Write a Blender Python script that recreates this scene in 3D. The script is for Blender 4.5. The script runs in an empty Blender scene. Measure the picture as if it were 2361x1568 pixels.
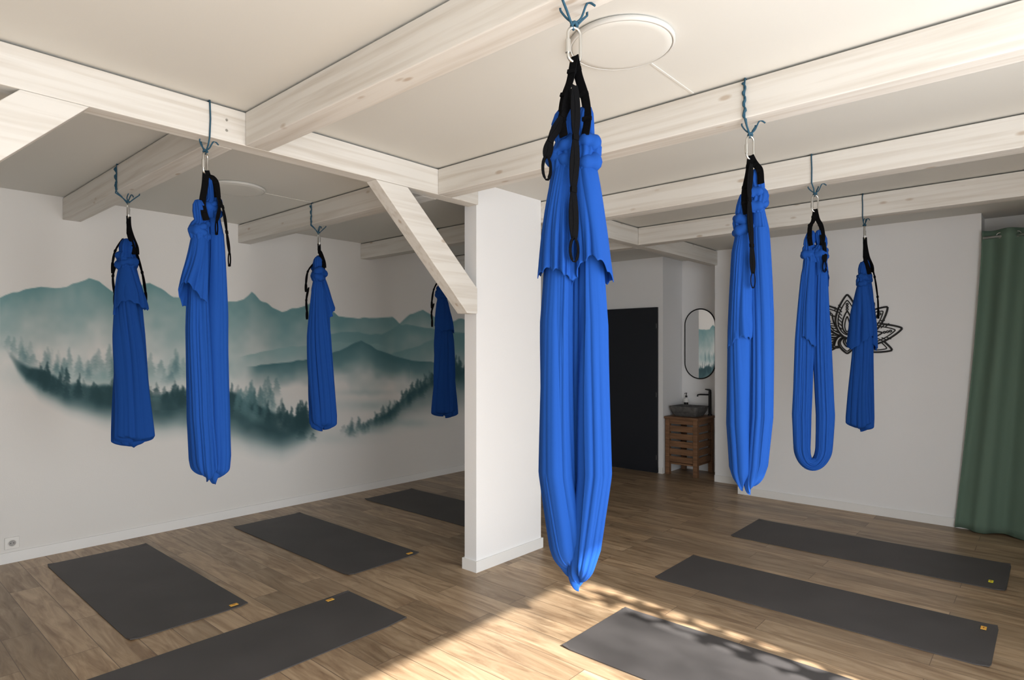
import bpy, math, random
import numpy as np
from mathutils import Vector, Matrix
random.seed(7)
H = 1.55            # eye height, all surveyed plan dimensions are multiples of it
CEIL = 1.76*H
BB, BT = 1.648*H, CEIL-0.010   # beam underside / beam top
scene = bpy.context.scene
COL = scene.collection

# ------------------------------------------------------------------ helpers
class Geo:
    def __init__(s): s.v=[]; s.f=[]
    def add(s, v, f):
        o=len(s.v); s.v+= [tuple(p) for p in v]; s.f+=[tuple(i+o for i in q) for q in f]; return s
    def box(s,x0,x1,y0,y1,z0,z1):
        v=[(x0,y0,z0),(x1,y0,z0),(x1,y1,z0),(x0,y1,z0),(x0,y0,z1),(x1,y0,z1),(x1,y1,z1),(x0,y1,z1)]
        f=[(0,3,2,1),(4,5,6,7),(0,1,5,4),(1,2,6,5),(2,3,7,6),(3,0,4,7)]
        return s.add(v,f)
    def tube(s, pts, r, seg=8, closed=False):
        P=[Vector(p) for p in pts]; n=len(P)
        R=r if isinstance(r,(list,tuple)) else [r]*n
        T=[]
        for i in range(n):
            if closed: t=P[(i+1)%n]-P[(i-1)%n]
            else: t=P[min(i+1,n-1)]-P[max(i-1,0)]
            T.append(t.normalized() if t.length>1e-9 else Vector((0,0,1)))
        up=Vector((0,0,1)) if abs(T[0].z)<.9 else Vector((1,0,0))
        N=(up-T[0]*up.dot(T[0])).normalized()
        vs=[]
        for i in range(n):
            N=(N-T[i]*N.dot(T[i]));
            N=N.normalized() if N.length>1e-6 else Vector((1,0,0))
            B=T[i].cross(N)
            for k in range(seg):
                a=2*math.pi*k/seg
                vs.append(P[i]+(N*math.cos(a)+B*math.sin(a))*R[i])
        fs=[]
        for i in range(n if closed else n-1):
            j=(i+1)%n
            for k in range(seg):
                k2=(k+1)%seg
                fs.append((i*seg+k,i*seg+k2,j*seg+k2,j*seg+k))
        if not closed:
            fs.append(tuple(range(seg))[::-1]); fs.append(tuple((n-1)*seg+k for k in range(seg)))
        return s.add(vs,fs)
    def lathe(s, prof, seg=48, c=(0,0,0)):
        vs=[];n=len(prof)
        for r,z in prof:
            for k in range(seg):
                a=2*math.pi*k/seg; vs.append((c[0]+r*math.cos(a),c[1]+r*math.sin(a),c[2]+z))
        fs=[]
        for i in range(n-1):
            for k in range(seg):
                k2=(k+1)%seg; fs.append((i*seg+k,i*seg+k2,(i+1)*seg+k2,(i+1)*seg+k))
        fs.append(tuple(range(seg))[::-1]); fs.append(tuple((n-1)*seg+k for k in range(seg)))
        return s.add(vs,fs)
    def prism(s, poly, axis, a0, a1):
        n=len(poly); vs=[]
        for a in (a0,a1):
            for p in poly: vs.append((p[0],a,p[1]) if axis=='y' else (a,p[0],p[1]))
        fs=[tuple(range(n)),tuple(range(n,2*n))[::-1]]
        for i in range(n):
            j=(i+1)%n; fs.append((i,i+n,j+n,j))
        return s.add(vs,fs)
    def ribbon(s, pts, w, wd, th=0.0028):
        P=[Vector(p) for p in pts]; n=len(P); vs=[]
        for i in range(n):
            t=(P[min(i+1,n-1)]-P[max(i-1,0)]).normalized()
            W=wd[i] if isinstance(wd,list) else wd
            W=Vector(W); W=(W-t*W.dot(t)).normalized(); N=t.cross(W)
            for a,b in ((-1,-1),(1,-1),(1,1),(-1,1)):
                vs.append(P[i]+W*(a*w/2)+N*(b*th/2))
        fs=[]
        for i in range(n-1):
            for k in range(4):
                k2=(k+1)%4; fs.append((i*4+k,i*4+k2,i*4+4+k2,i*4+4+k))
        fs.append((3,2,1,0)); fs.append(tuple((n-1)*4+k for k in range(4)))
        return s.add(vs,fs)
    def obj(s,name,mat,parent=None,smooth=False,bevel=0,loc=None,**kw):
        me=bpy.data.meshes.new(name); me.from_pydata(s.v,[],s.f); me.update()
        import bmesh
        bm=bmesh.new(); bm.from_mesh(me); bmesh.ops.recalc_face_normals(bm,faces=bm.faces); bm.to_mesh(me); bm.free()
        ob=bpy.data.objects.new(name,me); COL.objects.link(ob)
        if mat: me.materials.append(mat)
        if smooth:
            me.polygons.foreach_set('use_smooth',[True]*len(me.polygons))
        if bevel:
            m=ob.modifiers.new('bevel','BEVEL'); m.width=bevel; m.segments=2; m.limit_method='ANGLE'
        if parent: ob.parent=parent
        if loc is not None: ob.location=loc
        for k,v in kw.items(): ob[k]=v
        return ob
def empty(name,loc,**kw):
    e=bpy.data.objects.new(name,None); COL.objects.link(e); e.location=loc; e.empty_display_size=.1
    for k,v in kw.items(): e[k]=v
    return e
def recenter(ob):
    me=ob.data; co=np.array([v.co[:] for v in me.vertices]); c=(co.min(0)+co.max(0))/2; c[2]=co[:,2].min()
    me.transform(Matrix.Translation(-Vector(c))); ob.location=Vector(c); return ob

def smooth_path(pts, n=6):
    P=[Vector(p) for p in pts]; out=[]
    for i in range(len(P)-1):
        p0=P[max(i-1,0)];p1=P[i];p2=P[i+1];p3=P[min(i+2,len(P)-1)]
        for k in range(n):
            t=k/n
            out.append(0.5*((2*p1)+(-p0+p2)*t+(2*p0-5*p1+4*p2-p3)*t*t+(-p0+3*p1-3*p2+p3)*t**3))
    out.append(P[-1]); return out

# ------------------------------------------------------------------ materials
def mat(name, col, rough=.6, metal=0, bump=0, bscale=200, spec=.5, var=0, vscale=4):
    m=bpy.data.materials.new(name); m.use_nodes=True; nt=m.node_tree; b=nt.nodes['Principled BSDF']
    b.inputs['Base Color'].default_value=(*col,1); b.inputs['Roughness'].default_value=rough
    b.inputs['Metallic'].default_value=metal; b.inputs['Specular IOR Level'].default_value=spec
    tc=nt.nodes.new('ShaderNodeTexCoord')
    if bump:
        n=nt.nodes.new('ShaderNodeTexNoise'); n.inputs['Scale'].default_value=bscale; n.inputs['Detail'].default_value=3
        nt.links.new(tc.outputs['Object'],n.inputs['Vector'])
        bp=nt.nodes.new('ShaderNodeBump'); bp.inputs['Strength'].default_value=bump; bp.inputs['Distance'].default_value=.002
        nt.links.new(n.outputs['Fac'],bp.inputs['Height']); nt.links.new(bp.outputs['Normal'],b.inputs['Normal'])
    if var:
        n=nt.nodes.new('ShaderNodeTexNoise'); n.inputs['Scale'].default_value=vscale; n.inputs['Detail'].default_value=4
        nt.links.new(tc.outputs['Object'],n.inputs['Vector'])
        r=nt.nodes.new('ShaderNodeValToRGB')
        r.color_ramp.elements[0].position=.3; r.color_ramp.elements[1].position=.7
        r.color_ramp.elements[0].color=(*[c*(1-var) for c in col],1); r.color_ramp.elements[1].color=(*[min(1,c*(1+var)) for c in col],1)
        nt.links.new(n.outputs['Fac'],r.inputs['Fac']); nt.links.new(r.outputs['Color'],b.inputs['Base Color'])
    return m
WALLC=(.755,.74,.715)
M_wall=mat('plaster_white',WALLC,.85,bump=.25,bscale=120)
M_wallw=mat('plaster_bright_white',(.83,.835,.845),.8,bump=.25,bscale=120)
M_ceil=mat('ceiling_cream',(.645,.64,.605),.85,bump=.1,bscale=90)
M_trim=mat('baseboard_white',(.82,.82,.81),.45)
M_blk=mat('door_black',(.006,.008,.014),.55)
M_hinge=mat('hinge_dark_steel',(.12,.12,.12),.5,metal=.8)
M_blkm=mat('black_metal',(.010,.010,.011),.45,metal=.3)
M_strap=mat('black_webbing',(.0045,.0045,.005),1.0,bump=.6,bscale=500,spec=.04)
M_rope=mat('blue_cord',(.012,.07,.12),.7,bump=.8,bscale=700)
M_steel=mat('brushed_steel',(.62,.62,.60),.28,metal=1)
M_matt=mat('mat_rubber',(.068,.063,.063),.60,bump=.3,bscale=900,var=.12,vscale=3,spec=.4)
M_tag=mat('tag_orange',(.80,.44,.07),.6)
M_tagy=mat('tag_yellow',(.80,.75,.03),.6)
M_tagt=mat('tag_print',(.35,.12,.02),.6)
M_stone=mat('stone_grey',(.10,.098,.095),.6,bump=.8,bscale=60,var=.3,vscale=25)
M_white=mat('white_plastic',(.80,.79,.76),.5)
M_lampb=mat('light_rim',(.58,.575,.55),.7,spec=.2)
M_lamp=mat('light_diffuser',(.66,.655,.62),.7,spec=.2)
M_frame=mat('frame_white',(.7,.7,.68),.5)
M_mirror=mat('mirror_glass',(.9,.9,.9),.02,metal=1)
M_green=mat('curtain_green',(.135,.205,.160),.9,bump=.5,bscale=500,spec=.12)
M_blue=mat('blue_jersey',(.0075,.056,.265),.85,bump=.25,bscale=900,spec=.14)

def wood_white(name, axis):
    m=bpy.data.materials.new(name); m.use_nodes=True; nt=m.node_tree; L=nt.links; b=nt.nodes['Principled BSDF']
    b.inputs['Roughness'].default_value=.6
    g=nt.nodes.new('ShaderNodeNewGeometry')
    mp=nt.nodes.new('ShaderNodeMapping'); s=[30,30,30]; s[axis]=1.1; mp.inputs['Scale'].default_value=s
    L.new(g.outputs['Position'],mp.inputs['Vector'])
    n=nt.nodes.new('ShaderNodeTexNoise'); n.inputs['Scale'].default_value=1; n.inputs['Detail'].default_value=5; n.inputs['Distortion'].default_value=.4
    L.new(mp.outputs[0],n.inputs['Vector'])
    r=nt.nodes.new('ShaderNodeValToRGB'); e=r.color_ramp.elements
    e[0].position=.28; e[0].color=(.565,.525,.47,1); e[1].position=.56; e[1].color=(.69,.67,.63,1)
    L.new(n.outputs['Fac'],r.inputs['Fac'])
    mp2=nt.nodes.new('ShaderNodeMapping'); s=[9,9,9]; s[axis]=3.6; mp2.inputs['Scale'].default_value=s
    L.new(g.outputs['Position'],mp2.inputs['Vector'])
    v=nt.nodes.new('ShaderNodeTexVoronoi'); v.inputs['Scale'].default_value=1; L.new(mp2.outputs[0],v.inputs['Vector'])
    r2=nt.nodes.new('ShaderNodeValToRGB'); e=r2.color_ramp.elements
    e[0].position=.06; e[0].color=(1,1,1,1); e[1].position=.13; e[1].color=(0,0,0,1)
    L.new(v.outputs['Distance'],r2.inputs['Fac'])
    mx=nt.nodes.new('ShaderNodeMixRGB'); mx.inputs[2].default_value=(.42,.33,.25,1)
    ml=nt.nodes.new('ShaderNodeMath'); ml.operation='MULTIPLY'; ml.inputs[1].default_value=.75
    L.new(r2.outputs['Color'],ml.inputs[0]); L.new(ml.outputs[0],mx.inputs[0]); L.new(r.outputs['Color'],mx.inputs[1])
    L.new(mx.outputs[0],b.inputs['Base Color'])
    bp=nt.nodes.new('ShaderNodeBump'); bp.inputs['Strength'].default_value=.2; bp.inputs['Distance'].default_value=.003
    L.new(n.outputs['Fac'],bp.inputs['Height']); L.new(bp.outputs[0],b.inputs['Normal'])
    return m
M_wx=wood_white('whitewashed_timber_x',0); M_wy=wood_white('whitewashed_timber_y',1)

def wood_brown(name,c0,c1,axis):
    m=bpy.data.materials.new(name); m.use_nodes=True; nt=m.node_tree; L=nt.links; b=nt.nodes['Principled BSDF']
    b.inputs['Roughness'].default_value=.5
    tc=nt.nodes.new('ShaderNodeNewGeometry'); mp=nt.nodes.new('ShaderNodeMapping'); s=[60,60,60]; s[axis]=4; mp.inputs['Scale'].default_value=s
    L.new(tc.outputs['Position'],mp.inputs['Vector'])
    n=nt.nodes.new('ShaderNodeTexNoise'); n.inputs['Scale'].default_value=1; n.inputs['Detail'].default_value=4
    L.new(mp.outputs[0],n.inputs['Vector'])
    r=nt.nodes.new('ShaderNodeValToRGB'); e=r.color_ramp.elements
    e[0].position=.3;e[0].color=(*c0,1);e[1].position=.7;e[1].color=(*c1,1)
    L.new(n.outputs['Fac'],r.inputs['Fac']); L.new(r.outputs['Color'],b.inputs['Base Color'])
    return m
M_teak=wood_brown('teak_slats',(.13,.064,.032),(.26,.135,.066),1)

def floor_mat():
    m=bpy.data.materials.new('laminate_planks'); m.use_nodes=True; nt=m.node_tree; L=nt.links; b=nt.nodes['Principled BSDF']
    g=nt.nodes.new('ShaderNodeNewGeometry')
    mp=nt.nodes.new('ShaderNodeMapping'); mp.inputs['Rotation'].default_value=(0,0,math.radians(90))
    L.new(g.outputs['Position'],mp.inputs['Vector'])
    br=nt.nodes.new('ShaderNodeTexBrick'); br.inputs['Scale'].default_value=1
    br.inputs['Brick Width'].default_value=1.25; br.inputs['Row Height'].default_value=.165
    br.inputs['Mortar Size'].default_value=.0022; br.inputs['Mortar Smooth'].default_value=.3; br.offset=.37; br.offset_frequency=2
    br.inputs['Color1'].default_value=(.0,.0,.0,1); br.inputs['Color2'].default_value=(1,1,1,1); br.inputs['Mortar'].default_value=(.5,.5,.5,1)
    L.new(mp.outputs[0],br.inputs['Vector'])
    comb=nt.nodes.new('ShaderNodeVectorMath'); comb.operation='SCALE'; comb.inputs['Scale'].default_value=9.0
    L.new(br.outputs['Color'],comb.inputs[0])
    ad=nt.nodes.new('ShaderNodeVectorMath'); ad.operation='ADD'; L.new(g.outputs['Position'],ad.inputs[0]); L.new(comb.outputs[0],ad.inputs[1])
    mp2=nt.nodes.new('ShaderNodeMapping'); mp2.inputs['Scale'].default_value=(15,1.9,1); L.new(ad.outputs[0],mp2.inputs['Vector'])
    n=nt.nodes.new('ShaderNodeTexNoise'); n.inputs['Scale'].default_value=1; n.inputs['Detail'].default_value=7; n.inputs['Distortion'].default_value=1.2; n.inputs['Roughness'].default_value=.62
    L.new(mp2.outputs[0],n.inputs['Vector'])
    r=nt.nodes.new('ShaderNodeValToRGB'); e=r.color_ramp.elements
    e[0].position=.27; e[0].color=(.170,.100,.054,1); e[1].position=.73; e[1].color=(.50,.372,.245,1)
    x=e.new(.5); x.color=(.340,.238,.145,1)
    L.new(n.outputs['Fac'],r.inputs['Fac'])
    hs=nt.nodes.new('ShaderNodeHueSaturation'); mr=nt.nodes.new('ShaderNodeMapRange'); mr.inputs['To Min'].default_value=.74; mr.inputs['To Max'].default_value=1.2
    L.new(br.outputs['Color'],mr.inputs['Value']); L.new(mr.outputs[0],hs.inputs['Value']); L.new(r.outputs['Color'],hs.inputs['Color'])
    mx=nt.nodes.new('ShaderNodeMixRGB'); mx.inputs[2].default_value=(.08,.05,.034,1)
    ml=nt.nodes.new('ShaderNodeMath'); ml.operation='MULTIPLY'; ml.inputs[1].default_value=.75; L.new(br.outputs['Fac'],ml.inputs[0])
    L.new(ml.outputs[0],mx.inputs[0]); L.new(hs.outputs[0],mx.inputs[1]); L.new(mx.outputs[0],b.inputs['Base Color'])
    b.inputs['Roughness'].default_value=.38; b.inputs['Specular IOR Level'].default_value=.42
    bp=nt.nodes.new('ShaderNodeBump'); bp.inputs['Strength'].default_value=.12; bp.inputs['Distance'].default_value=.002
    L.new(n.outputs['Fac'],bp.inputs['Height']); L.new(bp.outputs[0],b.inputs['Normal'])
    return m
M_floor=floor_mat()

# ------------------------------------------------------------------ room shell
X0,Y0,YN=-1.0,-1.0,3.69*H
XA,XL,XN,XE=4.55*H,4.27*H,4.895*H,7.75
def struct(name,geo,m,**k):
    return recenter(geo.obj(name,m,kind='structure',label=k.pop('label',name.replace('_',' ')),**k))
def sbox(name,a,m,**k): return struct(name,Geo().box(*a),m,**k)
sbox('floor',(X0-.12,XE,Y0-.12,YN+.12,-.1,0),M_floor,label='brown oak-look laminate plank floor')
sbox('ceiling',(X0-.12,XE,Y0-.12,YN+.12,CEIL,CEIL+.1),M_ceil,label='smooth cream painted ceiling')
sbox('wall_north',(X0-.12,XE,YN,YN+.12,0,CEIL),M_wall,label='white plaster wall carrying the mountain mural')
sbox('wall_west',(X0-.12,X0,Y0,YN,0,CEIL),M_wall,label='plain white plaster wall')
yS=1.657*H; yC=1.945*H; yD=2.38*H; yR=.303*H
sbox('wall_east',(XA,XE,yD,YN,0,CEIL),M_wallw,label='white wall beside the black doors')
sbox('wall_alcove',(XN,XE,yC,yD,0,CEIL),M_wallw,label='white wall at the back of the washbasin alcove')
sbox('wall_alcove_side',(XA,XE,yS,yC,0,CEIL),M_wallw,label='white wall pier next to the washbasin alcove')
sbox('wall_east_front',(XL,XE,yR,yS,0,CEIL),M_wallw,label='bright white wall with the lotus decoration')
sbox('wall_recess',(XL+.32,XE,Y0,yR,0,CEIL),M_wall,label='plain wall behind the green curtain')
WX0,WX1,WH=-.75,2.04*H,1.564*H
g=Geo().box(WX1,XE,Y0-.12,Y0,0,CEIL); g.box(X0-.12,WX0,Y0-.12,Y0,0,CEIL); g.box(WX0,WX1,Y0-.12,Y0,WH,CEIL)
struct('wall_south',g,M_wall,label='white wall with a wide glazed opening')
g=Geo(); fy0,fy1=Y0-.10,Y0-.05
g.box(WX0,WX0+.05,fy0,fy1,0,WH); g.box(WX1-.03,WX1,fy0,fy1,0,WH); g.box(WX0,WX1,fy0,fy1,WH-.03,WH); g.box(WX0,WX1,fy0,fy1,0,.03)
struct('window_1',g,M_frame,label='white frame of a wide patio window')
# baseboards
bh,bt=.078,.013
sbox('baseboard_north',(X0,XA,YN-bt,YN,0,bh),M_trim,label='white baseboard under the mural')
sbox('baseboard_east',(XA-bt,XA,yD,2.415*H,0,bh),M_trim,label='short white baseboard')
sbox('baseboard_alcove',(XA-bt,XA,yS,yC,0,bh),M_trim,label='white baseboard on the pier')
sbox('baseboard_east_front',(XL-bt,XL,yR,yS,0,bh),M_trim,label='white baseboard under the lotus decoration')
# column
cx0,cx1,cy0,cy1=1.975*H,2.44*H,1.955*H,2.03*H
col=sbox('column',(cx0,cx1,cy0,cy1,0,CEIL),M_wallw,label='white plastered rectangular column')
g=Geo(); g.box(cx0-bt,cx1+bt,cy0-bt,cy0,0,bh); g.box(cx0-bt,cx0,cy0,cy1,0,bh); g.box(cx1,cx1+bt,cy0,cy1,0,bh); g.box(cx0-bt,cx1+bt,cy1,cy1+bt,0,bh)
struct('baseboard_column',g,M_trim,label='white baseboard wrapped round the column')

# beams
BW=.077*H
def beam(a,m,label):
    return recenter(Geo().box(*a).obj('timber_beam',m,bevel=.004,label=label,category='beam',group='ceiling beams'))
yb0,yb1=1.923*H,1.923*H+.10
b1=beam((X0+.002,cx0-.03,yb0,yb1,BB,BT),M_wx,'long whitewashed timber beam running into the white column')
beam((cx1+.002,XA-.002,yb0,yb1,BB,BT),M_wx,'whitewashed timber beam between column and alcove wall')
for x in (.9035,1.716,2.549,3.354): beam((x*H,x*H+BW,Y0+.002,yb0-.002,BB,BT),M_wy,'whitewashed timber ceiling beam with faint knots')
for x in (.8155,1.69,2.562,3.40):
    beam((x*H,x*H+BW,(yb1+.002),YN-.002,BB,BT),M_wy,'whitewashed timber beam ending at the mural wall')
for zz in (2.655,2.605):
    g=Geo().tube([(0,.0,0),(0,-.004,0)],.006,12)
    o=g.obj('screw',M_steel,parent=b1); o.location=Vector((.845*H,yb0,zz))-b1.location
def brace(poly,label):
    o=Geo().prism([(p[0]*H,(1+p[1])*H) for p in poly],'y',yb0+.001,yb1-.003).obj('timber_brace',M_wx,bevel=.003,label=label,category='brace',group='diagonal braces')
    return recenter(o)
brace([(1.406,.6475),(1.558,.6475),(1.950,.275),(1.950,.163),(1.8875,.163)],'diagonal whitewashed brace against the white column')
brace([(.338,.6475),(.485,.6475),(-.06,.10),(-.06,.245)],'diagonal whitewashed brace under the long beam')
recenter(Geo().box(-.16*H,-.0605*H,yb0,yb1,0,BB-.001).obj('timber_post',M_wx,bevel=.003,label='whitewashed timber post carrying the long beam',category='post'))
# doors
for i,(a,b_) in enumerate(((2.42*H,3.02*H),(3.026*H,3.64*H))):
    g=Geo().box(XA-.03,XA-.002,a,b_,.006,1.352*H)
    d=recenter(g.obj('door_%d'%(i+1),M_blk,bevel=.002,kind='structure',label='flush matt black door leaf'))
    if i==0:
        for z in (.20,.99,1.86):
            o=Geo().tube([(0,0,-.030),(0,0,.030)],.005,10).obj('hinge',M_hinge,parent=d)
            o.location=Vector((XA-.034,a+.012,z))-d.location
    else:
        o=Geo().tube([(0,0,0),(-.045,0,0),(-.045,.10,0)],.009,10).obj('handle',M_blkm,parent=d,label='black lever handle')
        o.location=Vector((XA-.03,a+.06,1.03))-d.location

# ------------------------------------------------------------------ mural
def mural():
    f=1419.; st=2.2
    us=np.arange(0,1120,st); vs=np.arange(630,1076,st)
    U,V=np.meshgrid(us,vs)
    a=(U-1180.5)/f; t=YN/(.661-.75*a); X=t*(.75+.661*a); Z=H+t*(808-V)/f
    rng=np.random.RandomState(3)
    def n1(x,s,seed):
        r=np.random.RandomState(seed); k=r.rand(400); xs=x/s; i=np.floor(xs).astype(int)%399; q=xs-np.floor(xs); q=q*q*(3-2*q)
        return k[i]*(1-q)+k[i+1]*q
    def n2(x,y,s,seed):
        r=np.random.RandomState(seed); k=r.rand(64,64); xs=x/s;ys=y/s; i=np.floor(xs).astype(int)%63;j=np.floor(ys).astype(int)%63
        p=xs-np.floor(xs);q=ys-np.floor(ys);p=p*p*(3-2*p);q=q*q*(3-2*q)
        return (k[j,i]*(1-p)+k[j,i+1]*p)*(1-q)+(k[j+1,i]*(1-p)+k[j+1,i+1]*p)*q
    def fbm(s,seed): return .5*n2(U,V,s,seed)+.3*n2(U,V,s/2,seed+1)+.2*n2(U,V,s/4,seed+2)
    GM=1/2.2
    C=np.ones(U.shape+(3,))*np.array(WALLC)**GM; A=np.zeros(U.shape)
    def sm(x):
        x=np.clip(x,0,1); return x*x*(3-2*x)
    def paint(m,c):
        nonlocal C,A
        m=np.clip(m,0,1); C=C*(1-m[...,None])+(np.array(c)**GM)*m[...,None]; A=np.maximum(A,m)
    F1=fbm(60,5)
    def ridge(pts,col,fade,strength,u0=None,u1=None,soft=40,p=1.2,jag=2):
        px,py=zip(*pts); r=np.interp(U,px,py)+jag*(n1(U,14,len(pts))-.5)*2
        d=V-r; m=sm(d/2.8+.5)*np.clip(1-d/(fade*(.7+.6*F1)),0,1)**p*strength
        m=m*(sm((U-px[0])/soft) if u0 is None else sm((U-u0)/soft))
        if u1 is not None: m=m*sm((u1-U)/soft)
        m=m*(.78+.42*F1)
        paint(m,col)
    T1=(.145,.30,.315);T2=(.24,.40,.41);T3=(.07,.18,.205);TD=(.018,.062,.075);TM=(.10,.215,.235)
    ridge([(-60,690),(0,685),(60,667),(95,660),(140,665),(180,652),(205,642),(230,650),(260,672),(300,662),(345,652),(370,664),(400,685),(440,690),(500,694),(545,696),(562,690),(580,672),(598,690),(625,706),(650,718),(690,708),(720,700),(760,714),(780,730),(850,734),(905,731),(925,748),(1120,775)],T1,175,.97,u0=-60,jag=2,p=1.0)
    ridge([(700,790),(760,772),(800,765),(850,770),(880,772),(915,752),(945,724),(975,714),(1000,730),(1030,747),(1055,735),(1120,745)],T1,100,.9,p=1.2)
    ridge([(540,826),(600,812),(660,800),(720,797),(780,790),(840,790),(900,800)],T2,60,.8,u1=900)
    ridge([(880,822),(940,806),(1000,784),(1050,770),(1120,760)],T1,60,.7)
    ridge([(560,846),(640,838),(700,830),(760,817),(800,800),(820,790),(833,785),(850,795),(870,806),(910,822),(950,830),(1000,836),(1120,860)],T3,62,1.0,jag=1.5,p=1.0)
    def blob(cu,cv,ru,rv,col,s):
        d=((U-cu)/ru)**2+((V-cv)/rv)**2; paint(np.exp(-d*1.6)*s*(.45+1.1*fbm(40,9)),col)
    blob(250,865,230,36,T2,.7); blob(500,855,110,34,T2,.45); blob(860,935,110,16,T2,.4); blob(700,870,120,14,T2,.15)
    blob(600,950,60,50,T2,.5); blob(840,905,80,9,T2,.3)
    def tree(u,base,h,w,col,s,soft=3.0):
        top=base-h
        i0=max(0,int((u-w*1.8)/st)); i1=int((u+w*1.8)/st)+2; j0=max(0,int((top-630)/st)-1); j1=int((base+12-630)/st)+2
        Us=U[j0:j1,i0:i1];Vs=V[j0:j1,i0:i1]
        if Us.size==0: return
        q=(Vs-top)/h; saw=.70+.5*((q*4.7+u)%1.0)
        ww=np.clip(q,0,1)**.75*w*saw+.5
        m=np.clip((ww-np.abs(Us-u-1.2*np.sin(q*9+u)))/soft+.5,0,1)*np.clip((q*h+1)/3,0,1)*np.clip((base+12-Vs)/22,0,1)*s
        c=C[j0:j1,i0:i1]; C[j0:j1,i0:i1]=c*(1-m[...,None])+(np.array(col)**GM)*m[...,None]; A[j0:j1,i0:i1]=np.maximum(A[j0:j1,i0:i1],m)
    for i in range(64):
        u=rng.uniform(18,470); base=np.interp(u,[0,40,100,200,470],[802,832,852,864,872])+rng.uniform(-26,12)
        tree(u,base,rng.uniform(18,54),rng.uniform(7,13),TM,rng.uniform(.12,.5),soft=5)
    top=[(5,790),(40,826),(75,848),(110,866),(160,882),(230,893),(300,897),(400,899),(480,903),(540,906),(590,925),(630,950),(680,966),(720,980)]
    bot=[(5,806),(40,868),(90,922),(160,958),(260,988),(350,1008),(430,1026),(540,1048),(600,1062),(650,1062),(700,1036),(740,1004)]
    tu=np.interp(U,*zip(*top))+16*(n1(U,30,77)-.5)+14*(n1(U,90,79)-.5); bu=np.interp(U,*zip(*bot))+26*(n1(U,60,78)-.5)
    e=(V-tu); th=np.maximum(bu-tu,6); q=e/th
    edge=sm((U-5)/60)*sm((752-U)/60)
    paint(sm(e/16+.3)*sm((1.05-q)/.7)*edge*.75*(.6+.6*fbm(70,61)),TM)
    q2=q*1.25
    paint(np.clip(sm(e/14+.35)*sm((1.02-q2)/.62)*edge*(.45+.82*fbm(60,21)),0,.92),TD)
    blob(330,918,60,8,TM,.35); blob(480,975,80,10,TM,.35); blob(588,955,45,26,T2,.45); blob(655,966,18,24,WALLC,.5)
    for i in range(150):
        u=rng.uniform(60,722); base=np.interp(u,*zip(*top))+rng.uniform(4,34)
        tree(u,base,rng.choice([14,20,26,36,48])*rng.uniform(.8,1.1),rng.uniform(5,11),TD,rng.uniform(.2,.8),soft=3.6)
    for i in range(24):
        u=rng.uniform(545,640); base=rng.uniform(905,960); tree(u,base,rng.uniform(22,46),rng.uniform(6,10),TM,.5,4)
    for i in range(12):
        u=rng.uniform(662,715); base=rng.uniform(968,985); tree(u,base,rng.uniform(24,50),rng.uniform(6,10),TD,.75)
    top=[(780,990),(830,978),(880,958),(905,940),(940,908),(970,890),(1000,874),(1060,852),(1120,837)]
    tu=np.interp(U,*zip(*top)); e=V-tu
    paint(sm(e/10+.3)*sm(1-e/(22+np.clip((U-830)/200,0,1)*95))*sm((U-800)/90)*(.62+.6*F1),(.035,.105,.12))
    for i in range(100):
        u=rng.uniform(790,1115); base=np.interp(u,*zip(*top))+rng.uniform(2,24)
        tree(u,base,rng.uniform(16,50)*(0.5+.5*(u-785)/320),rng.uniform(4,9),(.03,.09,.105),rng.uniform(.3,.85)*(.5+.5*min(1,(u-785)/150)),soft=3.4)
    blob(850,993,60,12,T2,.45); blob(930,975,90,14,T2,.35); blob(760,1010,120,18,T2,.2)
    ny,nx=U.shape; idx=np.arange(nx*ny).reshape(ny,nx)
    keep=(A[:-1,:-1]>.012)|(A[1:,:-1]>.012)|(A[:-1,1:]>.012)|(A[1:,1:]>.012)
    q=np.stack([idx[:-1,:-1],idx[:-1,1:],idx[1:,1:],idx[1:,:-1]],-1)[keep]
    used=np.unique(q); rm=-np.ones(nx*ny,int); rm[used]=np.arange(len(used)); q=rm[q]
    vv=np.stack([X.ravel()[used],np.full(len(used),YN-.0012),Z.ravel()[used]],-1)
    c0=np.array([vv[:,0].mean(),YN-.0012,vv[:,2].min()])
    me=bpy.data.meshes.new('mural'); me.from_pydata((vv-c0).tolist(),[],q.tolist()); me.update()
    ca=me.color_attributes.new('paint','FLOAT_COLOR','POINT')
    cc=np.concatenate([(C**2.2).reshape(-1,3)[used],np.ones((len(used),1))],1)
    ca.data.foreach_set('color',cc.astype(np.float32).ravel())
    m=bpy.data.materials.new('mural_paint'); m.use_nodes=True; nt=m.node_tree; b=nt.nodes['Principled BSDF']; b.inputs['Roughness'].default_value=.85
    at=nt.nodes.new('ShaderNodeAttribute'); at.attribute_name='paint'; nt.links.new(at.outputs['Color'],b.inputs['Base Color'])
    me.materials.append(m)
    ob=bpy.data.objects.new('mural',me); COL.objects.link(ob); ob.location=c0.tolist()
    ob['label']='teal watercolour mural of misty mountains and pine forest'; ob['category']='mural'
mural()

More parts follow.
